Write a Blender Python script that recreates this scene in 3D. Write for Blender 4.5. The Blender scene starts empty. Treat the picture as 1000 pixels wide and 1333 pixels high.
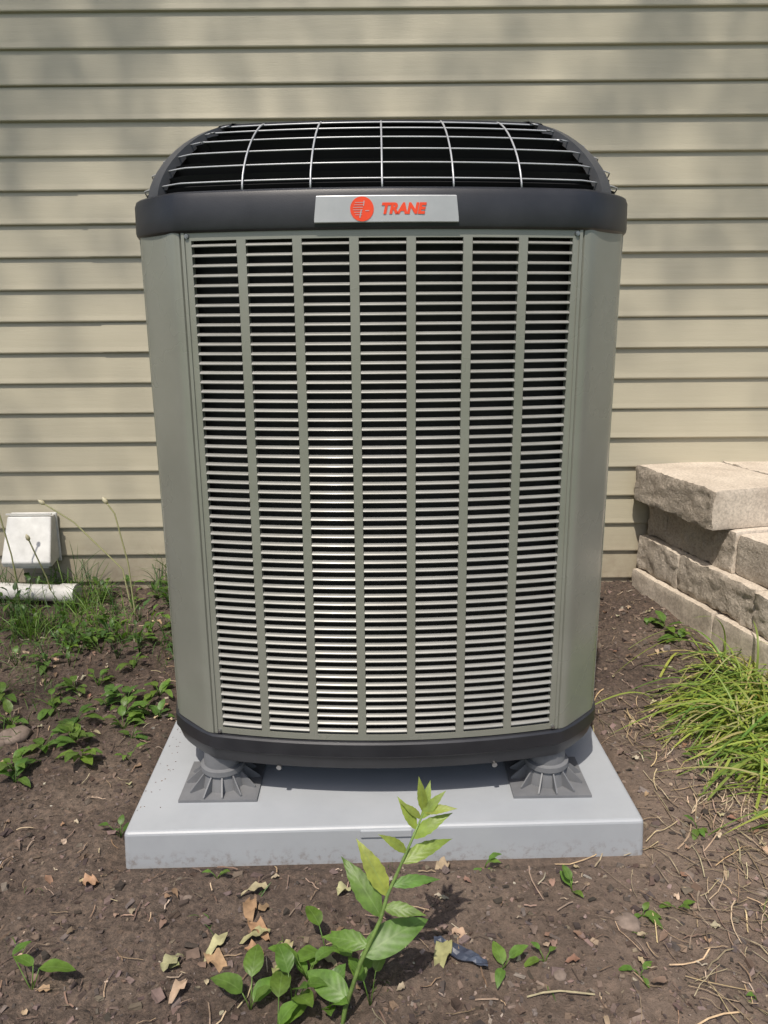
import bpy, math, random
from mathutils import Vector, Matrix, noise
random.seed(7)
R=math.radians
scene=bpy.context.scene
scene.view_settings.view_transform='Standard'
scene.view_settings.look='None'
scene.view_settings.exposure=0
TH=R(14.2)
CAMZ=1.136

# ---------------------------------------------------------------- materials
def mat(name):
    m=bpy.data.materials.new(name); m.use_nodes=True
    nt=m.node_tree
    return m,nt,nt.nodes['Principled BSDF']
def N(nt,t,**kw):
    n=nt.nodes.new(t)
    for k,v in kw.items():
        if hasattr(n,k): setattr(n,k,v)
        else: n.inputs[k.replace('_',' ')].default_value=v
    return n
def ramp(nt,src,stops):
    r=nt.nodes.new('ShaderNodeValToRGB')
    el=r.color_ramp.elements
    while len(el)<len(stops): el.new(0.5)
    for e,(p,c) in zip(el,stops):
        e.position=p; e.color=(*c,1)
    nt.links.new(src,r.inputs[0]); return r
def pos(nt):
    return nt.nodes.new('ShaderNodeNewGeometry').outputs['Position']
def noisen(nt,scale,detail=4,rough=.6,vec=None):
    n=nt.nodes.new('ShaderNodeTexNoise'); n.inputs['Scale'].default_value=scale
    n.inputs['Detail'].default_value=detail; n.inputs['Roughness'].default_value=rough
    nt.links.new(vec if vec else pos(nt),n.inputs['Vector']); return n
def bump(nt,bsdf,src,strength,dist,prev=None):
    b=nt.nodes.new('ShaderNodeBump'); b.inputs['Strength'].default_value=strength
    b.inputs['Distance'].default_value=dist
    nt.links.new(src,b.inputs['Height'])
    if prev: nt.links.new(prev.outputs[0],b.inputs['Normal'])
    nt.links.new(b.outputs[0],bsdf.inputs['Normal']); return b
def simple(name,c1,c2,scale=20,rough=.5,metal=0,bs=.1,bd=.001,bscale=None,rvar=.1,coat=0):
    m,nt,b=mat(name)
    n=noisen(nt,scale)
    r=ramp(nt,n.outputs[0],[(.35,c1),(.65,c2)])
    nt.links.new(r.outputs[0],b.inputs['Base Color'])
    b.inputs['Metallic'].default_value=metal
    mr=N(nt,'ShaderNodeMapRange'); mr.inputs['To Min'].default_value=max(0,rough-rvar); mr.inputs['To Max'].default_value=rough+rvar
    n2=noisen(nt,scale*.6,4); nt.links.new(n2.outputs[0],mr.inputs[0]); nt.links.new(mr.outputs[0],b.inputs['Roughness'])
    b.inputs['Coat Weight'].default_value=coat; b.inputs['Coat Roughness'].default_value=.12
    if bs>0:
        n3=noisen(nt,bscale or scale*8,2)
        bump(nt,b,n3.outputs[0],bs,bd)
    return m
M_PAINT=simple('cabinet_paint',(.215,.222,.19),(.24,.247,.215),6,.28,.15,.03,.0004,300,.04,.5)
M_SLAT=simple('louver_paint',(.21,.21,.195),(.26,.26,.245),9,.42,.15,0,.0005,300,.06,.1)
M_BLACK=simple('black_plastic',(.017,.018,.022),(.026,.027,.032),12,.38,0,.25,.0006,500,.07)
M_INNER=simple('inner_black',(.004,.004,.005),(.008,.008,.009),12,.7,bs=0)
M_WIRE=simple('wire_coating',(.40,.41,.43),(.50,.51,.53),12,.35,.3,bs=0)
M_RIB=simple('rib_plastic',(.05,.052,.058),(.075,.077,.083),12,.42,0,.1,.0006,200)
M_FOOT=simple('grey_plastic',(.12,.125,.135),(.16,.165,.175),12,.55,0,.1,.0006,200)
M_PLATE=simple('badge_plate',(.42,.43,.44),(.48,.49,.50),12,.35,.3,bs=0)
M_RED=simple('badge_red',(.75,.06,.015),(.8,.07,.02),12,.4,bs=0)
M_STEEL=simple('zinc_screw',(.3,.3,.3),(.4,.4,.4),12,.35,.9,bs=0)
M_WHITE=simple('white_vent_plastic',(.50,.50,.48),(.64,.64,.62),14,.45)
M_SCRAP=simple('blue_grey_plastic',(.03,.035,.055),(.06,.075,.11),30,.45)
M_CONDUIT=simple('pipe_white',(.5,.49,.45),(.64,.63,.6),14,.5)
M_BARK=simple('bark',(.06,.045,.035),(.13,.10,.08),14,.9,0,.8,.01,20)
M_SOFFIT=simple('soffit',(.5,.48,.42),(.56,.54,.48),5,.6,bs=0)
M_ROOF=simple('roof_shingles',(.05,.045,.04),(.1,.09,.08),30,.9,0,.6,.01,60)

def pad_mat():
    m,nt,b=mat('pad_plastic')
    n=noisen(nt,4,4,.6); r=ramp(nt,n.outputs[0],[(.3,(.30,.32,.345)),(.65,(.345,.365,.39))])
    d=noisen(nt,60,5,.7); dr=ramp(nt,d.outputs[0],[(.50,(0,0,0)),(.75,(1,1,1))])
    mx=N(nt,'ShaderNodeMixRGB'); mx.inputs[2].default_value=(.16,.125,.10,1)
    sep=nt.nodes.new('ShaderNodeSeparateXYZ'); nt.links.new(pos(nt),sep.inputs[0])
    mz=N(nt,'ShaderNodeMapRange'); mz.inputs['From Min'].default_value=.045; mz.inputs['From Max'].default_value=.015
    mz.inputs['To Min'].default_value=.04; mz.inputs['To Max'].default_value=.9
    nt.links.new(sep.outputs[2],mz.inputs[0])
    mu=N(nt,'ShaderNodeMath',operation='MULTIPLY'); nt.links.new(dr.outputs[0],mu.inputs[0]); nt.links.new(mz.outputs[0],mu.inputs[1])
    nt.links.new(r.outputs[0],mx.inputs[1]); nt.links.new(mu.outputs[0],mx.inputs[0])
    nt.links.new(mx.outputs[0],b.inputs['Base Color']); b.inputs['Roughness'].default_value=.45
    n3=noisen(nt,260,2); bump(nt,b,n3.outputs[0],.12,.0008)
    return m
M_PAD=pad_mat()

def siding_mat():
    m,nt,b=mat('vinyl_siding')
    mp=N(nt,'ShaderNodeMapping'); mp.inputs['Scale'].default_value=(1.2,1,30); nt.links.new(pos(nt),mp.inputs[0])
    n=noisen(nt,3,5,.6,mp.outputs[0]); r=ramp(nt,n.outputs[0],[(.3,(.415,.38,.285)),(.7,(.44,.405,.305))])
    n2=noisen(nt,1.7,4,.6); r2=ramp(nt,n2.outputs[0],[(.3,(.94,.94,.94)),(.65,(1,1,1))])
    mx=N(nt,'ShaderNodeMixRGB',blend_type='MULTIPLY'); mx.inputs[0].default_value=1
    nt.links.new(r.outputs[0],mx.inputs[1]); nt.links.new(r2.outputs[0],mx.inputs[2])
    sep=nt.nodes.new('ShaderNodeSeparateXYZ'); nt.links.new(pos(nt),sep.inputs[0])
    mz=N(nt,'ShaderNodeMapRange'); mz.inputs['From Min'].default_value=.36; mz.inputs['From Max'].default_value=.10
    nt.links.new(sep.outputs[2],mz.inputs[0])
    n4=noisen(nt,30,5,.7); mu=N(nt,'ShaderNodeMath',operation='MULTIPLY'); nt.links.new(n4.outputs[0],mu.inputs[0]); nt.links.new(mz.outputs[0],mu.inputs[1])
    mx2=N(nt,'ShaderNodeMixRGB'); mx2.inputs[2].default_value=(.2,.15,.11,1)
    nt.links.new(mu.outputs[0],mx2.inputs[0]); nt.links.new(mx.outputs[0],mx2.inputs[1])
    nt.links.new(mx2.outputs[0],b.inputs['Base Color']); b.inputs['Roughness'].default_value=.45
    mp2=N(nt,'ShaderNodeMapping'); mp2.inputs['Scale'].default_value=(6,6,60); nt.links.new(pos(nt),mp2.inputs[0])
    n3=noisen(nt,5,3,.6,mp2.outputs[0]); b1=bump(nt,b,n3.outputs[0],.22,.002)
    n5=noisen(nt,2.5,2); bump(nt,b,n5.outputs[0],.35,.015,b1)
    return m
M_SIDING=siding_mat()

def concrete_mat(name,k,bs):
    m,nt,b=mat(name)
    n=noisen(nt,7,6,.7); r=ramp(nt,n.outputs[0],[(.3,(.38*k,.325*k,.265*k)),(.55,(.48*k,.42*k,.35*k)),(.75,(.57*k,.505*k,.425*k))])
    n2=noisen(nt,110,3,.7); r2=ramp(nt,n2.outputs[0],[(.35,(.70,.70,.70)),(.6,(1.04,1.04,1.04))])
    mx=N(nt,'ShaderNodeMixRGB',blend_type='MULTIPLY'); mx.inputs[0].default_value=1
    nt.links.new(r.outputs[0],mx.inputs[1]); nt.links.new(r2.outputs[0],mx.inputs[2])
    nt.links.new(mx.outputs[0],b.inputs['Base Color']); b.inputs['Roughness'].default_value=.92
    b1=bump(nt,b,n2.outputs[0],bs,.003)
    if bs>.4:
        n3=noisen(nt,35,5,.7); bump(nt,b,n3.outputs[0],.7,.010,b1)
    return m
M_CONC=concrete_mat('split_face_concrete',.95,.7); M_CONCS=concrete_mat('smooth_concrete',1.15,.15)

def soil_mat():
    m,nt,b=mat('soil')
    P=pos(nt)
    n=noisen(nt,2.2,6,.65); r=ramp(nt,n.outputs[0],[(.3,(.066,.049,.041)),(.5,(.105,.08,.066)),(.7,(.16,.125,.10))])
    n2=noisen(nt,70,5,.8); r2=ramp(nt,n2.outputs[0],[(.3,(.38,.38,.38)),(.5,(.95,.95,.95)),(.68,(1.65,1.55,1.45))])
    mx=N(nt,'ShaderNodeMixRGB',blend_type='MULTIPLY'); mx.inputs[0].default_value=1
    nt.links.new(r.outputs[0],mx.inputs[1]); nt.links.new(r2.outputs[0],mx.inputs[2])
    sep=nt.nodes.new('ShaderNodeSeparateXYZ'); nt.links.new(P,sep.inputs[0])
    mr=N(nt,'ShaderNodeMapRange'); mr.inputs['From Min'].default_value=-.3; mr.inputs['From Max'].default_value=.9
    nt.links.new(sep.outputs[0],mr.inputs[0])
    n3=noisen(nt,5,5,.7); mu=N(nt,'ShaderNodeMath',operation='MULTIPLY'); nt.links.new(n3.outputs[0],mu.inputs[0]); nt.links.new(mr.outputs[0],mu.inputs[1])
    # paler mix at the open front right: drier soil, sunlight put into its colour
    my=N(nt,'ShaderNodeMapRange'); my.inputs['From Min'].default_value=2.2; my.inputs['From Max'].default_value=1.7
    nt.links.new(sep.outputs[1],my.inputs[0])
    mu2=N(nt,'ShaderNodeMath',operation='MULTIPLY'); nt.links.new(mu.outputs[0],mu2.inputs[0]); nt.links.new(my.outputs[0],mu2.inputs[1])
    mx2=N(nt,'ShaderNodeMixRGB',blend_type='MIX'); mx2.inputs[2].default_value=(.27,.205,.16,1)
    nt.links.new(mu2.outputs[0],mx2.inputs[0]); nt.links.new(mx.outputs[0],mx2.inputs[1])
    mg=N(nt,'ShaderNodeMapRange'); mg.inputs['From Min'].default_value=.5; mg.inputs['From Max'].default_value=.1
    nt.links.new(sep.outputs[1],mg.inputs[0])
    gr=ramp(nt,n2.outputs[0],[(.3,(.03,.06,.015)),(.7,(.10,.16,.04))])
    mx3=N(nt,'ShaderNodeMixRGB'); nt.links.new(mg.outputs[0],mx3.inputs[0]); nt.links.new(mx2.outputs[0],mx3.inputs[1]); nt.links.new(gr.outputs[0],mx3.inputs[2])
    nt.links.new(mx3.outputs[0],b.inputs['Base Color']); b.inputs['Roughness'].default_value=.95
    b.inputs['Specular IOR Level'].default_value=.2
    bump(nt,b,n2.outputs[0],1,.010)
    return m
M_SOIL=soil_mat()

def attr_mat(name,rough=.5,trans=0.0,vein=False,tex=True):
    m,nt,b=mat(name)
    a=N(nt,'ShaderNodeAttribute'); a.attribute_name='Col'
    out=a.outputs['Color']
    if tex:
        n=noisen(nt,60,3,.6); r=ramp(nt,n.outputs[0],[(.3,(.72,.72,.72)),(.7,(1.25,1.25,1.25))])
        mx=N(nt,'ShaderNodeMixRGB',blend_type='MULTIPLY'); mx.inputs[0].default_value=1
        nt.links.new(out,mx.inputs[1]); nt.links.new(r.outputs[0],mx.inputs[2]); out=mx.outputs[0]
    if vein:
        u=N(nt,'ShaderNodeAttribute'); u.attribute_name='luv'
        s=nt.nodes.new('ShaderNodeSeparateXYZ'); nt.links.new(u.outputs['Vector'],s.inputs[0])
        d=N(nt,'ShaderNodeMath',operation='SUBTRACT'); nt.links.new(s.outputs[0],d.inputs[0]); d.inputs[1].default_value=.5
        ab=N(nt,'ShaderNodeMath',operation='ABSOLUTE'); nt.links.new(d.outputs[0],ab.inputs[0])
        mr=N(nt,'ShaderNodeMapRange'); mr.inputs['From Min'].default_value=.045; mr.inputs['From Max'].default_value=.012
        mr.inputs['To Max'].default_value=.35
        nt.links.new(ab.outputs[0],mr.inputs[0])
        sv=N(nt,'ShaderNodeMath',operation='MULTIPLY_ADD'); nt.links.new(ab.outputs[0],sv.inputs[0]); sv.inputs[1].default_value=-.55; nt.links.new(s.outputs[1],sv.inputs[2])
        fr=N(nt,'ShaderNodeMath',operation='MULTIPLY'); nt.links.new(sv.outputs[0],fr.inputs[0]); fr.inputs[1].default_value=6*6.283
        si=N(nt,'ShaderNodeMath',operation='SINE'); nt.links.new(fr.outputs[0],si.inputs[0])
        mv=N(nt,'ShaderNodeMixRGB'); mv.inputs[2].default_value=(.20,.30,.10,1)
        nt.links.new(mr.outputs[0],mv.inputs[0]); nt.links.new(out,mv.inputs[1]); out=mv.outputs[0]
        bump(nt,b,si.outputs[0],.12,.001)
    nt.links.new(out,b.inputs['Base Color']); b.inputs['Roughness'].default_value=rough
    if trans>0:
        t=N(nt,'ShaderNodeBsdfTranslucent'); 
        g=N(nt,'ShaderNodeMixRGB',blend_type='MULTIPLY'); g.inputs[0].default_value=1; g.inputs[2].default_value=(1.5,1.6,.6,1)
        nt.links.new(out,g.inputs[1]); nt.links.new(g.outputs[0],t.inputs['Color'])
        ms=N(nt,'ShaderNodeMixShader'); ms.inputs[0].default_value=trans
        o=nt.nodes['Material Output']
        nt.links.new(b.outputs[0],ms.inputs[1]); nt.links.new(t.outputs[0],ms.inputs[2]); nt.links.new(ms.outputs[0],o.inputs[0])
    return m
M_LEAF=attr_mat('green_leaf',.45,.35,True)
M_GRASS=attr_mat('grass_blade',.5,.3,tex=False)
M_DRY=attr_mat('dry_plant_matter',.8,0)
M_CHIP=attr_mat('bark_chips',.9)
M_TREELEAF=attr_mat('shade_tree_leaf',.5,0,tex=False)

# ---------------------------------------------------------------- mesh helpers
class MB:
    def __init__(s): s.v=[];s.f=[];s.c=[];s.u=[]
    def add(s,vs,fs,col=(1,1,1),uv=None):
        b=len(s.v); s.v+= [tuple(v) for v in vs]; s.f+=[tuple(b+i for i in f) for f in fs]
        s.c+=[col]*len(vs); s.u+= uv if uv else [(0,0,0)]*len(vs)
    def obj(s,name,m,parent=None,smooth=False,attrs=False):
        me=bpy.data.meshes.new(name); me.from_pydata(s.v,[],s.f); me.update()
        me.materials.append(m)
        if attrs:
            a=me.attributes.new('Col','FLOAT_COLOR','POINT'); a.data.foreach_set('color',[x for c in s.c for x in (*c,1)])
            a=me.attributes.new('luv','FLOAT_VECTOR','POINT'); a.data.foreach_set('vector',[x for c in s.u for x in c])
        if smooth:
            me.polygons.foreach_set('use_smooth',[True]*len(me.polygons))
        o=bpy.data.objects.new(name,me); scene.collection.objects.link(o)
        if parent: o.parent=parent
        return o
def empty(name,loc=(0,0,0),rz=0):
    o=bpy.data.objects.new(name,None); scene.collection.objects.link(o); o.location=loc; o.rotation_euler=(0,0,rz); o.empty_display_size=.1
    return o
def autosmooth(o,ang=35):
    me=o.data
    me.polygons.foreach_set('use_smooth',[True]*len(me.polygons))
    try: me.set_sharp_from_angle(angle=R(ang))
    except Exception: pass
def box(mb,x0,x1,y0,y1,z0,z1,col=(1,1,1)):
    mb.add([(x0,y0,z0),(x1,y0,z0),(x1,y1,z0),(x0,y1,z0),(x0,y0,z1),(x1,y0,z1),(x1,y1,z1),(x0,y1,z1)],
      [(0,3,2,1),(4,5,6,7),(0,1,5,4),(1,2,6,5),(2,3,7,6),(3,0,4,7)],col)
def bevel(o,w,seg=2,ang=30):
    m=o.modifiers.new('bev','BEVEL'); m.width=w; m.segments=seg; m.limit_method='ANGLE'; m.angle_limit=R(ang)
def tube(mb,pts,rad,n=6,col=(1,1,1)):
    pts=[Vector(p) for p in pts]; rs=rad if isinstance(rad,list) else [rad]*len(pts)
    vs=[];fs=[]
    for i,p in enumerate(pts):
        d=(pts[min(i+1,len(pts)-1)]-pts[max(i-1,0)]).normalized()
        a=d.cross(Vector((.13,.31,.94)))
        if a.length<.1: a=d.cross(Vector((1,0,0)))
        a.normalize(); b=d.cross(a)
        for k in range(n):
            t=k/n*math.tau; vs.append(p+(a*math.cos(t)+b*math.sin(t))*rs[i])
    for i in range(len(pts)-1):
        for k in range(n):
            fs.append((i*n+k,i*n+(k+1)%n,(i+1)*n+(k+1)%n,(i+1)*n+k))
    fs.append(tuple(range(n-1,-1,-1))); fs.append(tuple((len(pts)-1)*n+k for k in range(n)))
    mb.add(vs,fs,col)
def lathe(mb,cx,cy,prof,n=24,col=(1,1,1)):
    vs=[(cx+r*math.cos(k/n*math.tau),cy+r*math.sin(k/n*math.tau),z) for r,z in prof for k in range(n)]
    fs=[(i*n+k,i*n+(k+1)%n,(i+1)*n+(k+1)%n,(i+1)*n+k) for i in range(len(prof)-1) for k in range(n)]
    fs.append(tuple(range(n-1,-1,-1))); fs.append(tuple((len(prof)-1)*n+k for k in range(n)))
    mb.add(vs,fs,col)

# ---------------------------------------------------------------- ground
def sm(a,b,x):
    t=max(0,min(1,(x-a)/(b-a))); return t*t*(3-2*t)
def gz(x,y,fine=True):
    z=.018+.070*sm(1.9,2.95,y)
    if abs(x)>3 or y<0 or y>4: return z
    inside=sm(.61,.575,abs(x+.01))*sm(1.365,1.405,y)*sm(2.62,2.58,y)
    n=.016*noise.noise((x*2.3,y*2.3,1.7))
    if fine: n+=.011*noise.noise((x*9,y*9,4.1))+.009*noise.noise((x*26,y*26,8.1))+.006*noise.noise((x*60,y*60,2.1))
    edge=sm(.80,.6,abs(x+.01))*sm(1.2,1.38,y)
    n=n*(1-.55*edge)
    return (z+n)*(1-inside)+.0*inside
def axis(lo,hi,step,far):
    a=[lo+i*step for i in range(int((hi-lo)/step)+1)]
    ext=[.05,.12,.25,.5,1,2,4,8,16,30,far]
    return [lo-e for e in reversed(ext)]+a+[a[-1]+e for e in ext]
xs=axis(-1.9,1.9,.008,80); ys=axis(.85,3.0,.008,80)
mb=MB(); nx=len(xs)
mb.v=[(x,y,gz(x,y)) for y in ys for x in xs]
mb.f=[(j*nx+i,j*nx+i+1,(j+1)*nx+i+1,(j+1)*nx+i) for j in range(len(ys)-1) for i in range(nx-1)]
ground=mb.obj('ground',M_SOIL,smooth=True)

# ---------------------------------------------------------------- house
house=empty('house',(0,2.95,0))
mb=MB(); E=.1133; z=.112-E*3; k=0
rows=[]
while z<3.3:
    prof=[(-.004,z-.004),(-.0145,z),(-.0155,z+.004),(-.013,z+.02),(-.004,z+E-.004),(-.003,z+E-.001)]
    rows+=prof; z+=E
for X0,X1 in [(-6,6)]:
    n=len(rows)
    vs=[(X0,y,zz) for y,zz in rows]+[(X1,y,zz) for y,zz in rows]
    mb.add(vs,[(i,n+i,n+i+1,i+1) for i in range(n-1)])
w=mb.obj('siding',M_SIDING,house)
mb=MB()
def seam(x,row,length):
    z=.112+row*E
    pr=[(-.0168,z+.001),(-.0178,z+.004),(-.0152,z+.02),(-.0066,z+E-.006)]
    a=[(x,y,zz) for y,zz in pr]; b=[(x+length,y,zz) for y,zz in pr]
    c=[(x,y+.0022,zz) for y,zz in pr]
    mb.add(a+b+c,[(i,4+i,5+i,i+1) for i in range(3)]+[(8+i,i,i+1,9+i) for i in range(3)])
seam(-1.085,12,4.2); seam(-1.045,8,3.9); seam(-1.5,15,3); seam(.62,5,2); seam(-1.06,11,4.1)
mb.obj('siding_overlap',M_SIDING,house)
mb=MB(); box(mb,-6,6,.004,.2,-.3,3.36); box(mb,-6,6,-.02,.003,3.27,3.33); mb.obj('wall_core',M_SOFFIT,house)
mb=MB(); box(mb,-6.3,6.3,-.35,.003,3.20,3.24); o=mb.obj('soffit',M_SOFFIT,house)
mb=MB(); box(mb,-6.3,6.3,-.39,-.352,3.18,3.36); mb.obj('fascia',M_SOFFIT,house)
mb=MB(); mb.add([(-6.4,-.46,3.38),(6.4,-.46,3.38),(6.4,4,5.7),(-6.4,4,5.7),(-6.4,-.46,3.42),(6.4,-.46,3.42),(6.4,4,5.74),(-6.4,4,5.74)],
   [(0,3,2,1),(4,5,6,7),(0,1,5,4),(1,2,6,5),(2,3,7,6),(3,0,4,7)]); mb.obj('roof',M_ROOF,house)

# ---------------------------------------------------------------- dryer vent
vent=empty('dryer_vent',(-1.375,2.932,.207))
mb=MB()
box(mb,-.09,.09,-.012,.0,.0,.2)
mb.add([(-.085,-.012,.195),(.085,-.012,.195),(.085,-.012,.02),(-.085,-.012,.02),
        (-.085,-.05,.195),(.085,-.05,.195),(.095,-.125,.03),(-.095,-.125,.03),(-.095,-.115,.012),(.095,-.115,.012)],
       [(0,1,5,4),(4,5,6,7),(7,6,9,8),(1,2,9,6,5),(0,4,7,8,3)])
o=mb.obj('hood',M_WHITE,vent); bevel(o,.008,3)
mb=MB(); box(mb,-.078,.078,-.02,-.0125,.015,.17); mb.obj('opening',M_INNER,vent)
mb=MB(); box(mb,-.088,.088,-.053,-.046,.2,.206); 
for i in range(3): box(mb,-.075,.075,-.100+.02*i,-.097+.02*i,.0,.03)
mb.obj('rim_slats',M_WHITE,vent)
dp=empty('drain_pipe',(-1.36,2.78,.128))
mb=MB(); tube(mb,[(-.3,.05,0),(0,0,0),(.17,-.02,.0)],.032,16); tube(mb,[(.13,-.016,0),(.19,-.022,0)],.038,16)
o=mb.obj('pipe',M_CONDUIT,dp); autosmooth(o,50)

# ---------------------------------------------------------------- concrete block wall
bw=empty('concrete_block_wall',(1.0,2.9,0),0)
def block(name,along0,along1,inset,z0,z1,thick,jit=.004,seed=0,m_=None,tilt=0):
    d=Vector((.235,-.972,0)); nrm=Vector((.972,.235,0))
    nA=max(4,int((along1-along0)/.012)); nZ=max(3,int((z1-z0)/.012)); nT=max(4,int(thick/.02))
    cache={}; vs=[]; fs=[]
    def vid(i,j,k):
        key=(i,j,k)
        if key not in cache:
            a=along0+(along1-along0)*i/nA; t=inset+thick*j/nT; zz=z0+(z1-z0)*k/nZ
            a-=tilt*(j/nT)*(i/nA)
            p=d*a+nrm*t; p.z=zz
            ex=(i in(0,nA))+(j in(0,nT))+(k in(0,nZ))
            c=d*(along0+along1)/2+nrm*(inset+thick/2); c.z=(z0+z1)/2
            if ex>=2: p+=(c-p).normalized()*.003*(ex-1)
            nn=Vector(noise.noise_vector((p.x*12+seed,p.y*12,p.z*12)))
            n2=Vector(noise.noise_vector((p.x*45+seed,p.y*45,p.z*45)))
            if j==0: p=p+(nn*.9+n2*.9)*jit*2
            else: p=p+(nn*.9+n2*.4)*jit*.2
            cache[key]=len(vs); vs.append(p)
        return cache[key]
    for i in range(nA):
        for k in range(nZ):
            fs.append((vid(i,0,k),vid(i+1,0,k),vid(i+1,0,k+1),vid(i,0,k+1)))
            fs.append((vid(i,nT,k),vid(i,nT,k+1),vid(i+1,nT,k+1),vid(i+1,nT,k)))
        for j in range(nT):
            fs.append((vid(i,j,nZ),vid(i+1,j,nZ),vid(i+1,j+1,nZ),vid(i,j+1,nZ)))
            fs.append((vid(i,j,0),vid(i,j+1,0),vid(i+1,j+1,0),vid(i+1,j,0)))
    for j in range(nT):
        for k in range(nZ):
            fs.append((vid(0,j,k),vid(0,j,k+1),vid(0,j+1,k+1),vid(0,j+1,k)))
            fs.append((vid(nA,j,k),vid(nA,j+1,k),vid(nA,j+1,k+1),vid(nA,j,k+1)))
    m=MB(); m.add(vs,fs); o=m.obj(name,m_ or M_CONC,bw); 
    o.data.materials.append(M_CONCS)
    for idx,p in enumerate(o.data.polygons):
        split = idx< nA*(2*nZ+2*nT) and (idx%(2*nZ+2*nT))<2*nZ and (idx%(2*nZ+2*nT))%2==0
        if not split: p.material_index=1
    autosmooth(o,45); return o
block('base_1',-.0,.50,-.02,-.06,.165,.3,seed=1,jit=.0015,m_=M_CONCS); block('base_2',.503,1.1,-.02,-.06,.165,.3,seed=2,jit=.0015,m_=M_CONCS)
block('course_a_1',0,.26,.0,.167,.30,.3,seed=3); block('course_a_2',.263,.66,.003,.167,.30,.3,seed=4); block('course_a_3',.663,1.1,0,.167,.30,.3,seed=5)
block('course_b_1',.0,.12,.034,.302,.445,.27,seed=6); block('course_b_2',.123,.50,.036,.302,.445,.27,seed=7); block('course_b_3',.503,.80,.045,.302,.438,.26,seed=17,jit=.002)
block('cap_1',.0,.475,-.035,.447,.582,.345,seed=8,jit=.003)
block('cap_2',-.01,.475,.313,.447,.582,.34,seed=9)

# ---------------------------------------------------------------- equipment pad
pad=empty('equipment_pad',(-.016,1.985,0),R(1.5))
mb=MB()
hw=.555; hd=.565
mb.add([(-hw-.004,-hd-.004,-.03),(hw+.004,-hd-.004,-.03),(hw+.004,hd+.004,-.03),(-hw-.004,hd+.004,-.03),(-hw,-hd,.086),(hw,-hd,.086),(hw,hd,.086),(-hw,hd,.086)],
      [(0,3,2,1),(4,5,6,7),(0,1,5,4),(1,2,6,5),(2,3,7,6),(3,0,4,7)])
o=mb.obj('slab',M_PAD,pad); bevel(o,.008,3)
mb=MB(); box(mb,-.055,.055,-hd-.0045,-hd+.02,.062,.0797); o=mb.obj('moulded_tab',M_PAD,pad); bevel(o,.002,2)

# ---------------------------------------------------------------- air conditioner
ac=empty('air_conditioner',(-0.002,2.02,0),R(.4))
h=.485; c=.382; bl=.045
RA=(c*c+bl*bl)/(2*bl); A0=math.asin(c/RA); Y0=-(h+bl)+RA
def fp(a,off,z): return ((RA+off)*math.sin(a),Y0-(RA+off)*math.cos(a),z)
def rot(p,k):
    x,y=p[0],p[1]
    for _ in range(k): x,y=-y,x
    return (x,y)+tuple(p[2:])
def base_loop(nf=28,nc=12):
    pts=[];tags=[]
    for k in range(4):
        for i in range(nf):
            a=-A0+2*A0*i/nf; p=fp(a,0,0)[:2]; pts.append(rot(p,k)); tags.append(('f',k,i/nf))
        pa=Vector((c,-h)); pb=Vector((h,-c)); nn=Vector((1,-1)).normalized()
        for i in range(nc):
            t=i/nc; q=pa.lerp(pb,t)+nn*.007*(1-abs(2*t-1)**2.5); pts.append(rot(tuple(q),k)); tags.append(('c',k,t))
    return pts,tags
LP,TG=base_loop(); NL=len(LP)
NRM=[]
for i in range(NL):
    p0=Vector(LP[i-1]);p1=Vector(LP[i]);p2=Vector(LP[(i+1)%NL])
    d1=(p1-p0).normalized(); d2=(p2-p1).normalized()
    n1=Vector((d1.y,-d1.x)); n2=Vector((d2.y,-d2.x)); n=(n1+n2).normalized(); NRM.append(n/max(.5,n.dot(n1)))
def loop(off,z): 
    return [(LP[i][0]+NRM[i].x*off,LP[i][1]+NRM[i].y*off,z) for i in range(NL)]
def skin(mb,levels,captop=True,capbot=True,idx=None):
    vs=[]; 
    for off,z in levels: vs+=loop(off,z)
    fs=[]
    for l in range(len(levels)-1):
        for i in range(NL):
            j=(i+1)%NL
            fs.append((l*NL+i,l*NL+j,(l+1)*NL+j,(l+1)*NL+i))
    if capbot: fs.append(tuple(range(NL-1,-1,-1)))
    if captop: fs.append(tuple((len(levels)-1)*NL+i for i in range(NL)))
    mb.add(vs,fs)
ZB=.246; ZT=1.297
mb=MB(); skin(mb,[(-.034,.23),(-.034,1.30)]); o=mb.obj('coil_core',M_INNER,ac)
mb=MB(); skin(mb,[(-.02,ZB+.002),(.005,ZB),(.008,ZB-.004),(.008,.213),(.003,.208),(.001,.20),(-.006,.178),(-.014,.172)]); o=mb.obj('base_pan',M_BLACK,ac); autosmooth(o,22)
mb=MB(); skin(mb,[(-.02,1.293),(.003,1.293),(.007,1.297),(.0085,1.303),(.007,1.352),(.003,1.362),(-.003,1.366),(-.015,1.366)]); o=mb.obj('top_band',M_BLACK,ac); autosmooth(o,22)
IN=.165; HD=.148; ZD=1.364
def dome(phi,extra=0):
    cc=max(0,math.cos(phi))**1.5; ss=max(0,math.sin(phi))**1.25
    return (-.006-IN*(1-cc)+extra, ZD+HD*ss)
lv=[]
for s in range(9):
    p0=R(90*s/9); p1=R(90*(s+1)/9)
    o0,z0=dome(p0,-.009); o1,z1=dome(p1,-.012)
    lv.append((o0,z0-.004)); lv.append((o1-.010,z0+.001)); 
lv.append((-.19,ZD+HD-.012))
mb=MB(); skin(mb,lv); o=mb.obj('louvered_core',M_INNER,ac)
mb=MB()
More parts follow.
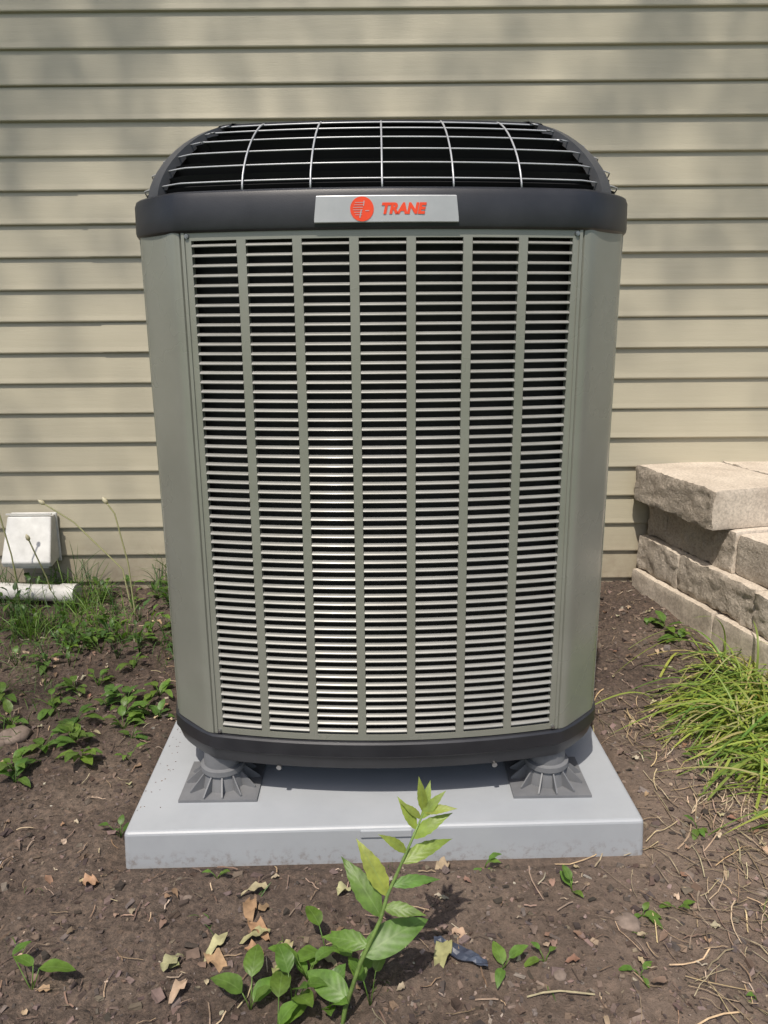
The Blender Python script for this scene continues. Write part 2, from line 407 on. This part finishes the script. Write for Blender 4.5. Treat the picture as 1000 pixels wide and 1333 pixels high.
for k in range(4):
    sel=[i for i in range(NL) if TG[i][0]=='c' and TG[i][1]==k and .32<=TG[i][2]<=.60]
    steps=14; vs=[];fs=[]
    for s in range(steps+1):
        ph=R(90*s/steps); off,z=dome(ph,.004)
        L=loop(off,z); L2=loop(off-.016,z-.008)
        row=[L2[sel[0]]]+[L[i] for i in sel]+[L2[sel[-1]]]
        vs+=row
    m=len(sel)+2
    for s in range(steps):
        for i in range(m-1): fs.append((s*m+i,s*m+i+1,(s+1)*m+i+1,(s+1)*m+i))
    mb.add(vs,fs)
o=mb.obj('corner_ribs',M_RIB,ac); autosmooth(o,40)
mb=MB(); skin(mb,[(-IN-.02,ZD+HD-.012),(-IN-.004,ZD+HD-.006),(-IN+.002,ZD+HD-.002),(-IN-.004,ZD+HD+.003),(-IN-.02,ZD+HD+.005)]); o=mb.obj('top_cover',M_BLACK,ac); autosmooth(o,35)
mb=MB()
for k in range(4):
    for x in (-.258,-.131,0,.131,.258):
        a=math.asin(x/RA); pts=[]
        for s in range(13):
            off,z=dome(R(90*s/12),.001); pts.append(rot(fp(a,off,z),k))
        tube(mb,pts,.0018,6)
idxs=lambda k:[i for i in range(NL) if (TG[i][0]=='f' and TG[i][1]==k) or (TG[i][0]=='c' and TG[i][1]==k and TG[i][2]<.40)]
prevc=lambda k:[i for i in range(NL) if TG[i][0]=='c' and TG[i][1]==(k-1)%4 and TG[i][2]>.5]
for k in range(4):
    for ph in (11,24,36,48,61,78):
        off,z=dome(R(ph),-.004); L=loop(off,z)
        pts=[L[i] for i in prevc(k)+idxs(k)]
        tube(mb,pts,.0015,6)
o=mb.obj('wire_guard',M_WIRE,ac,smooth=True)
mb=MB()
for k in range(4):
    n=20; prof=[]
    pa=Vector((c+.001,-h)); pb=Vector((h,-c-.001)); nn=Vector((1,-1)).normalized()
    for i in range(n+1):
        t=i/n; e=1-abs(2*t-1)**8
        q=pa.lerp(pb,t)+nn*(.001+.007*e); prof.append(q)
    prof=[pa-nn*.03]+prof+[pb-nn*.03]
    m=len(prof)
    vs=[rot((q.x,q.y,ZB+.001),k) for q in prof]+[rot((q.x,q.y,ZT-.001),k) for q in prof]
    mb.add(vs,[(i,i+1,m+i+1,m+i) for i in range(m-1)])
o=mb.obj('corner_columns',M_PAINT,ac); autosmooth(o,30)
def arcbox(mb,a1,a2,z1,z2,oi,oo,n=4):
    vs=[];fs=[]
    for i in range(n+1):
        a=a1+(a2-a1)*i/n
        vs+=[fp(a,oi,z1),fp(a,oo,z1),fp(a,oo,z2),fp(a,oi,z2)]
    for i in range(n):
        b=i*4
        for q in range(4):
            fs.append((b+q,b+(q+1)%4,b+4+(q+1)%4,b+4+q)[::-1])
    fs.append((0,1,2,3)); fs.append((n*4+3,n*4+2,n*4+1,n*4))
    mb.add(vs,fs)
NC=7; SW=.0882; SG=.0172; tot=NC*SW+(NC-1)*SG
cols=[(-tot/2+i*(SW+SG),-tot/2+i*(SW+SG)+SW) for i in range(NC)]
an=lambda x: math.asin(x/RA)
PZ0=.262; PZ1=1.279
mbf=MB(); OI,OO=-.012,0.0
edge=.3785
arcbox(mbf,an(-edge),an(edge),ZB+.003,PZ0,OI,OO,28)
arcbox(mbf,an(-edge),an(edge),PZ1,ZT-.003,OI,OO,28)
arcbox(mbf,an(-edge),an(cols[0][0]),PZ0,PZ1,OI,OO,2)
arcbox(mbf,an(cols[-1][1]),an(edge),PZ0,PZ1,OI,OO,2)
for i in range(NC-1): arcbox(mbf,an(cols[i][1]),an(cols[i+1][0]),PZ0,PZ1,OI,OO,2)
arcbox(mbf,an(-edge),an(-edge+.006),ZB+.003,ZT-.003,0.0002,.003,1)
arcbox(mbf,an(edge-.006),an(edge),ZB+.003,ZT-.003,0.0002,.003,1)
mbs=MB(); NR=56; pitch=(PZ1-PZ0)/NR
for i,(x0,x1) in enumerate(cols):
    for r in range(NR):
        zc=PZ0+pitch*(r+.5)
        pr=[(-.0070,zc+.0036),(-.004,zc+.0031),(.0002,zc+.0008),(.0016,zc-.0012),(.0010,zc-.0028),(-.0004,zc-.0026),(-.0035,zc+.0010),(-.0070,zc+.0024)]
        n=3; vs=[];fs=[]; m=len(pr)
        for s in range(n+1):
            a=an(x0+.0005)+(an(x1-.0005)-an(x0+.0005))*s/n
            vs+=[fp(a,o_,z_) for o_,z_ in pr]
        for s in range(n):
            for q in range(m):
                fs.append((s*m+q,(s+1)*m+q,(s+1)*m+(q+1)%m,s*m+(q+1)%m))
        mbs.add(vs,fs)
pf=mbf.obj('panel_frame',M_PAINT,ac); autosmooth(pf,30)
ps=mbs.obj('louvers',M_SLAT,ac); autosmooth(ps,50)
for k in (1,2,3):
    for src,nm in ((pf,'panel_frame'),(ps,'louvers')):
        o=bpy.data.objects.new(nm,src.data); scene.collection.objects.link(o); o.parent=ac; o.rotation_euler=(0,0,R(90*k))
mb=MB()
def screw(x,z,off=.0):
    a=an(x); p=Vector(fp(a,off,z)); q=Vector(fp(a,off+.003,z)); tube(mb,[p,q],.0045,10); tube(mb,[q,Vector(fp(a,off+.004,z))],.003,6)
for x in(-.368,.368):
    for z in (1.287,.254): screw(x,z,.0005)
for x in (-.24,.24): tube(mb,[fp(an(x),-.012,.1725),fp(an(x),-.004,.1715)],.006,8)
mb.obj('screws',M_STEEL,ac)
mb=MB(); BX=.0065
def bp(x,z,off): return fp(an(x+BX),off,z)
xsb=[-.130,-.125,-.1,-.06,-.02,.02,.06,.1,.127,.132]
vs=[];fs=[]
BZ0=1.3035; BZ1=1.350
def topz(x): 
    if x<-.125: return BZ0+.004
    if x>.127: return BZ0+.004
    return BZ1
for x in xsb:
    vs+=[bp(x,BZ0,.006),bp(x,BZ0,.0125),bp(x,topz(x),.0125),bp(x,topz(x),.006)]
for i in range(len(xsb)-1):
    b=i*4
    for q in range(4): fs.append((b+q,b+(q+1)%4,b+4+(q+1)%4,b+4+q)[::-1])
fs+= [(0,1,2,3)]
e=len(xsb)*4-4; fs.append((e+3,e+2,e+1,e))
mb.add(vs,fs); o=mb.obj('badge',M_PLATE,ac); bevel(o,.0015,2,50)
mb=MB(); cx,cz=-.043,1.3265; rr=.0212
vs=[bp(cx,cz,.0132)]+[bp(cx+rr*math.cos(t/32*math.tau),cz+rr*math.sin(t/32*math.tau),.0132) for t in range(32)]
mb.add(vs,[(0,1+i,1+(i+1)%32) for i in range(32)]); mb.obj('badge_roundel',M_RED,ac)
mb=MB()
def strip(x0,z0,x1,z1,w):
    d=Vector((x1-x0,z1-z0)).normalized(); nn=Vector((-d.y,d.x))*w/2
    q=[(x0+nn.x,z0+nn.y),(x1+nn.x,z1+nn.y),(x1-nn.x,z1-nn.y),(x0-nn.x,z0-nn.y)]
    mb.add([bp(a,b,.0138) for a,b in q][::-1],[(0,1,2,3)])
for i in range(6): strip(cx-.017+abs(i-2.5)*.002,cz+.011-.0042*i,cx+.003-i*.0006,cz+.011-.0042*i,.0008)
strip(cx+.004,cz+.014,cx+.003,cz+.005,.0014); strip(cx-.001,cz-.001,cx-.004,cz-.015,.0018); strip(cx+.006,cz-.003,cx+.013,cz-.003,.001)
mb.obj('roundel_lines',M_PLATE,ac)
cu=bpy.data.curves.new('lettering','FONT'); cu.body='TRANE'; cu.size=.0250; cu.extrude=.0004; cu.offset=.0013; cu.shear=.22; cu.space_character=1.0
cu.align_x='LEFT'; cu.align_y='CENTER'
cu.materials.append(M_RED)
o=bpy.data.objects.new('lettering',cu); scene.collection.objects.link(o); o.parent=ac
o.location=(-.003,-(h+bl)-.0133,1.3262); o.rotation_euler=(R(90),0,R(1.3)); 
def foot(x,y):
    mb=MB()
    box(mb,x-.088,x+.088,y-.078,y+.078,.0865,.0925)
    lathe(mb,x,y,[(.052,.0925),(.046,.12),(.043,.128),(.050,.130),(.050,.142),(.042,.145),(.040,.20)],28)
    for i in range(12):
        t=i/12*math.tau+.13; d=Vector((math.cos(t),math.sin(t),0)); s=Vector((-d.y,d.x,0))*.0016
        L=min(.086/max(abs(d.x),1e-3),.076/max(abs(d.y),1e-3),.084)
        C=Vector((x,y,0))
        pr=[(.04,.0927),(L,.0927),(L,.097),(.049,.128),(.04,.128)]
        A=[C+d*r+s+Vector((0,0,zz)) for r,zz in pr]; B=[C+d*r-s+Vector((0,0,zz)) for r,zz in pr]
        mb.add(A+B,[(0,1,2,3,4),(9,8,7,6,5)]+[(q,5+q,5+(q+1)%5,(q+1)%5) for q in range(5)])
    return mb
for i,(x,y) in enumerate([(-.380,-.430),(.372,-.430),(-.380,.42),(.372,.42)]):
    o=foot(x,y).obj('foot_%d'%(i+1),M_FOOT,ac); autosmooth(o,35)

# ---------------------------------------------------------------- plants
def leaf(mb,p,d,L,W,col,droop=.3,shape='ov',nrm=None,fold=.25,n=8,wav=0):
    p=Vector(p); d=Vector(d).normalized()
    up=Vector(nrm) if nrm else Vector((0,0,1))
    s=d.cross(up)
    if s.length<.05: s=Vector((1,0,0))
    s.normalize(); nn=s.cross(d).normalized()
    vs=[];uv=[];fs=[]
    ph=random.random()*6
    for i in range(n+1):
        t=i/n
        if shape=='ov': w=math.sin(math.pi*min(1,t**.75))**.8 if 0<t<1 else 0
        elif shape=='la': w=(math.sin(math.pi*t**.7)**1.1) if 0<t<1 else 0
        else: w=(1-t)**.55*(.6+.8*t) if t<1 else 0
        if shape=='la' and n>10 and i%2: w*=1.12
        w=max(w,.015)*W/2
        cpt=p+d*L*t-nn*droop*L*t*t*.5+Vector((0,0,-droop*L*t*t*.6))
        ww=wav*W*math.sin(t*14+ph)
        vs+=[cpt-s*w+nn*(fold*w+ww),cpt,cpt+s*w+nn*(fold*w-ww)]; uv+=[(0,t,0),(.5,t,0),(1,t,0)]
    for i in range(n):
        b=i*3; fs+=[(b,b+1,b+4,b+3),(b+1,b+2,b+5,b+4)]
    mb.add(vs,fs,col,uv)
def jit(c,a=.2):
    k=1+random.uniform(-a,a); return (c[0]*k*random.uniform(.9,1.15),c[1]*k,c[2]*k*random.uniform(.85,1.15))
G1=(.075,.15,.03); G2=(.11,.20,.035); G3=(.055,.12,.03); YG=(.22,.29,.05); STR=(.40,.32,.20)
def sprout(mb,x,y,n,L,W,col,el=(15,60),shape='ov',stem=.03):
    z=gz(x,y); base=Vector((x,y,z-.004))
    for i in range(n):
        az=random.random()*math.tau; e=R(random.uniform(*el)); d=Vector((math.cos(az)*math.cos(e),math.sin(az)*math.cos(e),math.sin(e)))
        sl=stem*random.uniform(.3,1.4)
        q=base+Vector((d.x*.6,d.y*.6,abs(d.z)+.4)).normalized()*sl
        tube(mb,[base,base.lerp(q,.5)+Vector((0,0,.003)),q],.0010,5,jit(col,.1))
        k=random.uniform(.6,1.15)
        leaf(mb,q,d,L*k,W*k,jit(col),random.uniform(.2,.6),shape,wav=.05)
def grass(mb,x,y,n,L,W,col,spread=.03,lean=.5,bias=(0,0),droop=(.3,1.2)):
    for i in range(n):
        a=random.random()*math.tau; r=spread*math.sqrt(random.random())
        px,py=x+math.cos(a)*r,y+math.sin(a)*r
        aa=random.random()*math.tau; ln=random.uniform(0,lean)
        d=Vector((math.cos(aa)*ln+bias[0],math.sin(aa)*ln+bias[1],1)).normalized()
        leaf(mb,(px,py,gz(px,py)-.004),d,L*random.uniform(.45,1.1),W*random.uniform(.7,1.2),jit(col,.25),random.uniform(*droop),'gr',nrm=(random.uniform(-1,1),random.uniform(-1,1),.4),n=7)

mb=MB()
st=[(-.082,1.0,-.02),(-.07,1.01,.05),(-.045,1.03,.12),(-.012,1.055,.18),(.0,1.07,.215),(.035,1.1,.28),(.062,1.12,.335)]
tube(mb,st,[.0042,.004,.0038,.0034,.003,.0024,.0016],8,(.17,.26,.07))
def sp(t):
    f=t*(len(st)-1); i=min(int(f),len(st)-2); return Vector(st[i]).lerp(Vector(st[i+1]),f-i)
LV=[(.36,(1,.35,.55),.125,.050,G2),(.40,(-.9,.3,.1),.085,.030,G2),(.52,(-.6,.45,.9),.125,.036,G2),(.58,(.9,-.2,.15),.07,.022,G2),(.66,(-.45,.3,.95),.115,.030,YG),
    (.70,(.95,.2,.15),.085,.020,G2),(.78,(.9,.3,.45),.10,.025,YG),(.82,(-.6,-.1,.7),.065,.016,YG),(.88,(.8,.1,.7),.085,.022,YG),(.92,(-.45,.2,1),.07,.017,YG),
    (.97,(.55,.1,.8),.07,.016,YG),(1,(-.1,.1,1),.07,.015,YG),(1,(.2,.3,1),.06,.014,YG),(1,(.8,-.2,.4),.06,.015,YG),(.97,(-.5,.0,.6),.05,.012,YG),(.2,(-.8,.5,.3),.09,.042,G2)]
for t,d,L,W,cc in LV: leaf(mb,sp(t),d,L,W,jit(cc,.1),.25,'la' if W<.037 else 'ov',n=13,wav=.03,nrm=(0,-.6,.8))
mb.obj('tall_weed',M_LEAF,attrs=True,smooth=True)
mb=MB()
for x,y,n in [(-.14,1.10,5),(-.11,1.15,4),(-.16,1.05,4),(-.03,1.04,3),(-.23,1.04,4),(-.1,1.03,4),(-.18,1.0,3),(-.05,1.1,3)]:
    sprout(mb,x,y,n,.060,.032,G2,(20,65),stem=.045)
mb.obj('broadleaf_weed',M_LEAF,attrs=True,smooth=True)
mb=MB()
z0=gz(-.58,1.07)
for p,d,L,W in [((-.60,1.09,z0+.03),(.9,.1,.1),.06,.028),((-.61,1.09,z0+.035),(-.7,.3,.3),.045,.02),((-.66,1.12,z0+.03),(.4,.4,.3),.035,.017)]:
    tube(mb,[(-.61,1.075,z0-.005),p],.0010,5,G2); leaf(mb,p,d,L,W,jit(G2,.1),.3,wav=.04,n=10)
mb.obj('broadleaf_weed',M_LEAF,attrs=True,smooth=True)
mb=MB()
spots=[(-.85,1.88,11,.065),(-.80,1.80,7,.055),(-.76,2.02,11,.055),(-.71,2.04,6,.05),(-.93,1.7,8,.055),(-.95,1.74,7,.05),(-.69,2.14,8,.05),(-.99,2.6,8,.05),(-.6,1.5,4,.035),(-.9,2.2,7,.04),(-1.05,1.95,8,.05),(-1.1,2.3,9,.05),
       (-.85,2.45,8,.04),(-.75,2.55,8,.045),(-.7,1.9,5,.04),(-1.15,2.1,8,.05),(-.62,2.3,4,.04),(-.88,1.95,8,.05),(-.78,2.1,8,.045),(-.68,1.8,4,.035),(-.98,2.05,8,.05),(-.82,2.3,6,.04),(-.72,2.45,7,.04),(-1.0,2.45,9,.045),
       (-.92,1.85,8,.055),(-.74,1.95,8,.05),(-.83,2.08,8,.05),(-.66,2.02,6,.04),(-.95,2.15,8,.045)]
for x,y,n,L in spots: sprout(mb,x,y,n,L,L*.5,G2 if random.random()<.6 else G1,(5,55),stem=.035)
for i in range(60):
    x=random.uniform(-1.55,-.66); y=random.uniform(2.3,2.88); sprout(mb,x,y,random.randint(4,9),.042,.018,random.choice([G1,G3,G2]),(20,75),stem=.07)
mb.obj('low_weeds',M_LEAF,attrs=True,smooth=True)
mb=MB()
for x,y,n,L in [(.205,1.39,4,.04),(.37,1.3,3,.04),(.565,1.26,3,.03),(.205,1.12,3,.045),(.49,1.24,4,.035),(.28,1.13,3,.03),(.98,2.5,5,.06),(1.0,2.42,5,.07),(.93,2.55,4,.05),(.44,1.1,3,.025),(.7,1.5,4,.03),(.8,1.75,4,.04),(-.35,1.35,3,.02),(.62,1.05,3,.03)]:
    sprout(mb,x,y,n,L,L*.5,G2,(5,50),stem=.02)
mb.obj('low_weeds',M_LEAF,attrs=True,smooth=True)
mb=MB()
for i in range(75):
    x=random.uniform(-1.6,-.75); y=random.uniform(2.4,2.9)
    if x>-1.1 and random.random()<.5: continue
    grass(mb,x,y,random.randint(10,24),random.uniform(.10,.28),.004,random.choice([G1,G2,G3]),.04,.6)
for x,y in [(-1.2,2.3),(-1.1,2.2),(-1.25,2.45),(-1.0,2.1),(-1.05,1.9),(-.7,2.35),(-1.15,2.35),(-1.2,2.1)]: grass(mb,x,y,26,.09,.003,G1,.08,.9)
for i in range(40): 
    x=random.uniform(-1.1,1.3); y=random.uniform(1.05,2.0)
    if abs(x)<.6 and y>1.38: continue
    grass(mb,x,y,random.randint(2,6),.05,.0025,random.choice([G1,G2]),.02,.9)
mb.obj('grass',M_GRASS,attrs=True,smooth=True)
mb=MB()
for pts in [[(-1.36,2.7,.07),(-1.37,2.7,.3),(-1.39,2.68,.50),(-1.385,2.66,.63)],[(-.93,2.66,.07),(-.96,2.68,.25),(-1.12,2.68,.43),(-1.22,2.68,.50)],[(-.9,2.6,.07),(-.91,2.6,.3),(-.94,2.6,.48),(-.965,2.6,.52)],[(-1.25,2.75,.07),(-1.27,2.74,.2),(-1.3,2.7,.36)]]:
    P=[]
    pv=[Vector(p) for p in pts]
    for i in range(len(pv)-1):
        for s in range(4): P.append(pv[i].lerp(pv[i+1],s/4))
    P.append(pv[-1]); tube(mb,P,.0028,5,(.42,.42,.24))
    e=pv[-1]; dd=(pv[-1]-pv[-2]).normalized(); tube(mb,[e-dd*.006,e+dd*.004,e+dd*.014,e+dd*.024],[.002,.008,.007,.001],8,(.6,.56,.44))
mb.obj('seed_stalks',M_GRASS,attrs=True,smooth=True)
mb=MB()
def lily(cx,cy,sx,sy,n,Lr,bx):
    for i in range(n):
        x=random.gauss(cx,sx); y=random.gauss(cy,sy)
        dx=random.uniform(-1.3,.3)*bx; dy=random.uniform(-1.0,.4)
        d=Vector((dx,dy,random.uniform(.5,1.6))).normalized()
        cc=random.choice([YG,YG,G2,(.28,.34,.07),(.17,.26,.05),(.36,.34,.15)])
        leaf(mb,(x,y,gz(x,y)-.01),d,random.uniform(*Lr),random.uniform(.005,.011),jit(cc,.2),random.uniform(.9,2.0),'gr',nrm=(random.uniform(-.4,.4),random.uniform(-.4,.4),1),fold=.4,n=12)
lily(1.14,2.10,.06,.10,360,(.20,.44),1); lily(1.14,1.92,.07,.10,340,(.25,.5),1); lily(1.0,2.0,.06,.07,190,(.15,.36),1); lily(1.02,1.74,.05,.10,230,(.18,.38),.8); lily(.97,1.54,.04,.09,130,(.10,.28),.6)
mb.obj('daylily_clump',M_GRASS,attrs=True,smooth=True)
mb=MB()
def straw(x,y,L,a,w=.0025,col=STR):
    pts=[]; n=4
    cur=random.uniform(-.5,.5)
    for i in range(n+1):
        t=i/n-.5; aa=a+cur*t; px=x+math.cos(aa)*L*t; py=y+math.sin(aa)*L*t
        pts.append(Vector((px,py,gz(px,py,True)+.004+random.uniform(0,.006))))
    s=Vector((-math.sin(a),math.cos(a),.4))*w/2
    vs=[]
    for p in pts: vs+=[p-s,p+s]
    mb.add(vs,[(2*i,2*i+1,2*i+3,2*i+2) for i in range(n)],jit(col,.3))
for i in range(1700):
    x=random.gauss(.98,.22); y=random.uniform(1.0,2.1)
    straw(x,y,random.uniform(.03,.13),random.gauss(2.2,.9),random.uniform(.0012,.003),random.choice([STR,STR,(.24,.18,.12)]))
for i in range(1400):
    x=random.uniform(-1.3,1.3); y=random.uniform(.98,2.9)
    if abs(x)<.6 and y>1.38: continue
    straw(x,y,random.uniform(.01,.05),random.uniform(0,6.3),random.uniform(.001,.0025),random.choice([(.36,.29,.2),(.22,.16,.11),(.12,.085,.06)]))
mb.obj('dry_straw',M_DRY,attrs=True)
mb=MB()
sp2=[(-.27,1.28),(-.25,1.25),(-.26,1.22),(-.24,1.31),(-.37,1.13),(-.40,1.12),(-.35,1.09),(.12,1.2),(.11,1.17),(-.62,1.33),(.13,1.4),(-.1,1.3),(-.18,1.18),(-.2,1.12),(-.3,1.2),(-.26,1.16),(-.33,1.16),(-.22,1.2)]
for x,y in sp2:
    z=gz(x,y)+.006
    a=random.random()*6.28; leaf(mb,(x,y,z+.004),(math.cos(a),math.sin(a),random.uniform(.0,.4)),random.uniform(.03,.065),random.uniform(.018,.03),jit(random.choice([(.34,.25,.16),(.34,.30,.17),(.28,.18,.11),(.26,.27,.13)]),.2),.5,'ov',fold=.5,wav=.25)
for i in range(380):
    x=random.uniform(-1.2,1.2); y=random.uniform(1.0,2.7)
    if abs(x)<.6 and y>1.38: continue
    a=random.random()*6.28; leaf(mb,(x,y,gz(x,y)+.006),(math.cos(a),math.sin(a),random.uniform(-.1,.5)),random.uniform(.01,.03),random.uniform(.008,.016),jit(random.choice([(.32,.24,.16),(.35,.30,.2),(.2,.12,.08),(.15,.1,.07)]),.2),.5,'ov',fold=.5,wav=.2,n=5)
mb.obj('dry_leaves',M_DRY,attrs=True,smooth=True)
mb=MB()
def chip(x,y,z,L,w,t,cc):
    M=Matrix.Translation((x,y,z))@Matrix.Rotation(random.random()*6.28,4,'Z')@Matrix.Rotation(random.gauss(0,.4),4,'X')@Matrix.Rotation(random.gauss(0,.3),4,'Y')
    q=[]
    for sx,sy,sz in [(-1,-1,-1),(1,-1,-1),(1,1,-1),(-1,1,-1),(-1,-1,1),(1,-1,1),(1,1,1),(-1,1,1)]:
        q.append(M@Vector((sx*L/2*random.uniform(.5,1.1),sy*w/2*random.uniform(.4,1.1),sz*t/2*random.uniform(.6,1.1))))
    mb.add(q,[(0,3,2,1),(4,5,6,7),(0,1,5,4),(1,2,6,5),(2,3,7,6),(3,0,4,7)],jit(cc,.2))
for i in range(30000):
    x=random.uniform(-1.7,1.7); y=.95+(2.95-.95)*random.random()**1.4
    if abs(x+.015)<.59 and y>1.39 and y<2.6: continue
    L=random.expovariate(1/.0048)+.0025; L=min(L,.026); w=max(.002,L*random.uniform(.25,.8)); t=max(.0015,w*random.uniform(.3,.8))
    cc=random.choice([(.055,.04,.032),(.08,.06,.05),(.11,.083,.068),(.04,.03,.025),(.14,.108,.088)] + ([(.20,.155,.125)] if x>.0 else [(.12,.092,.077)]))
    if random.random()<.02: cc=(.36,.31,.25)
    chip(x,y,gz(x,y)+t*.25,L,w,t,cc)
for i in range(50):
    x=-.555+abs(random.gauss(0,.03)); y=random.uniform(1.46,2.1)
    chip(x,y,.0868,random.uniform(.0015,.004),.002,.001,(.16,.125,.10))
mb.obj('bark_mulch',M_CHIP,attrs=True)
mb=MB(); vs=[];n=14
for i in range(n+1):
    for j in range(5):
        t=i/n; x=.085+.09*t; y=1.175-.06*t+(j-2)*.007*(1.1-abs(t-.5)); zz=gz(x,y,False)+.014+.012*noise.noise((x*60,y*60,3))
        vs.append((x,y,zz))
mb.add(vs,[(i*5+j,(i+1)*5+j,(i+1)*5+j+1,i*5+j+1) for i in range(n) for j in range(4)]); o=mb.obj('plastic_scrap',M_SCRAP)
m=o.modifiers.new('s','SOLIDIFY'); m.thickness=.003
mb=MB()
for (x,y,r) in [(.455,1.22,.026),(-1.02,1.9,.04),(-1.06,1.86,.035),(.3,1.1,.012),(.62,1.35,.014),(-.4,1.3,.01),(.75,1.3,.012)]:
    n=14; vs=[];z=gz(x,y)
    for a in range(9):
        for b in range(n):
            th=math.pi*a/8; ph=b/n*math.tau; v=Vector((math.sin(th)*math.cos(ph),math.sin(th)*math.sin(ph),.5*math.cos(th)))
            v*=r*(1+.25*noise.noise(v*1.7+Vector((x*9,y*9,0)))); vs.append((x+v.x,y+v.y,z+v.z+.001))
    mb.add(vs,[(a*n+b,a*n+(b+1)%n,(a+1)*n+(b+1)%n,(a+1)*n+b)[::-1] for a in range(8) for b in range(n)],(.18,.14,.115))
mb.obj('stones',M_CHIP,attrs=True,smooth=True)

# ---------------------------------------------------------------- tall tree added out of frame, shaped to shade upper wall and left ground
EL=R(61); AZ=R(17)
sd=Vector((-math.sin(AZ)*math.cos(EL),-math.cos(AZ)*math.cos(EL),math.sin(EL)))
tree=empty('added_shade_tree',(0,0,0))
mb=MB(); rng=random.Random(3)
tp=[Vector(p) for p in [(-6.6,-2.0,-.1),(-6.55,-2.0,2.5),(-6.4,-1.9,5.2),(-5.9,-1.7,8.2),(-5.0,-1.6,10.4),(-4.0,-1.5,12.2)]]
tube(mb,tp,[.42,.34,.28,.22,.15,.06],12)
def limb(a,b,r):
    a=Vector(a);b=Vector(b); m=a.lerp(b,.5)+Vector((0,0,.35)); tube(mb,[a,a.lerp(m,.5)+Vector((0,0,.1)),m,m.lerp(b,.5)+Vector((0,0,.05)),b],[r,r*.8,r*.6,r*.4,r*.15],7)
for b in [(-1.3,-1.2,12.9),(.4,-.8,13.1),(1.2,-1.4,12.8),(-2.6,-1.0,13.2),(-3.6,-4.4,12.6),(-4.6,-5.4,12.4),(-5.8,-1.6,12.6),(-.6,-1.6,12.6),(-4.4,.0,12.9),(-6.8,-3.6,12.0)]:
    limb(tp[3].lerp(tp[5],rng.random()),b,.08)
mb.obj('added_trunk_and_limbs',M_BARK,tree,smooth=True)
mb=MB()
def tl(p):
    a=rng.random()*6.28; d=Vector((math.cos(a),math.sin(a),rng.uniform(-.4,.2))).normalized(); s=d.cross(Vector((rng.uniform(-.4,.4),rng.uniform(-.4,.4),1))).normalized()
    l=rng.uniform(.06,.11); w=l*.36
    mb.add([p,p+d*l*.5+s*w,p+d*l,p+d*l*.5-s*w],[(0,1,2,3)],(.07*rng.uniform(.7,1.3),.13,.03))
for i in range(10500):
    x=rng.uniform(-5.0,1.8); y=rng.uniform(-3.3,.0); z=12.9+rng.uniform(-.6,.8)
    ye=-2.95+.3*noise.noise((x*.9,0,0)) ; 
    if rng.random()>sm(ye-.5,ye+.5,y): continue
    if noise.noise((x*1.1,y*1.1,z*.7))<-.35 and rng.random()<.6: continue
    tl(Vector((x,y,z)))
for i in range(4600):
    x=rng.gauss(-4.2,.75); y=rng.uniform(-6.4,-2.6); z=12.6+rng.uniform(-.7,.7)
    if x>-2.9 or noise.noise((x*1.3,y*1.3,z*.6))<0: continue
    tl(Vector((x,y,z)))
mb.obj('added_shade_crown',M_TREELEAF,tree,attrs=True)

# ---------------------------------------------------------------- light
L=bpy.data.lights.new('sun','SUN'); L.energy=4.5; L.angle=R(.6); L.color=(1,.92,.81)
so=bpy.data.objects.new('sun',L); scene.collection.objects.link(so); so.rotation_euler=(-sd).to_track_quat('-Z','Y').to_euler(); so.location=(0,0,16)
W=bpy.data.worlds.new('World'); scene.world=W; W.use_nodes=True
nt=W.node_tree; sky=nt.nodes.new('ShaderNodeTexSky'); sky.sky_type='NISHITA'; sky.sun_disc=False
sky.sun_elevation=EL; sky.sun_rotation=math.atan2(sd.x,sd.y); sky.dust_density=3
bg=nt.nodes['Background']; bg.inputs[1].default_value=.145; nt.links.new(sky.outputs[0],bg.inputs[0])

cam=bpy.data.cameras.new('camera'); co=bpy.data.objects.new('camera',cam); scene.collection.objects.link(co)
cam.sensor_fit='HORIZONTAL'; cam.sensor_width=36; cam.lens=36; cam.clip_end=500; cam.clip_start=.02
co.matrix_world=Matrix.Translation((0,0,CAMZ))@Matrix.Rotation(R(90)-TH,4,'X')@Matrix.Rotation(R(-.5),4,'Z')
scene.camera=co
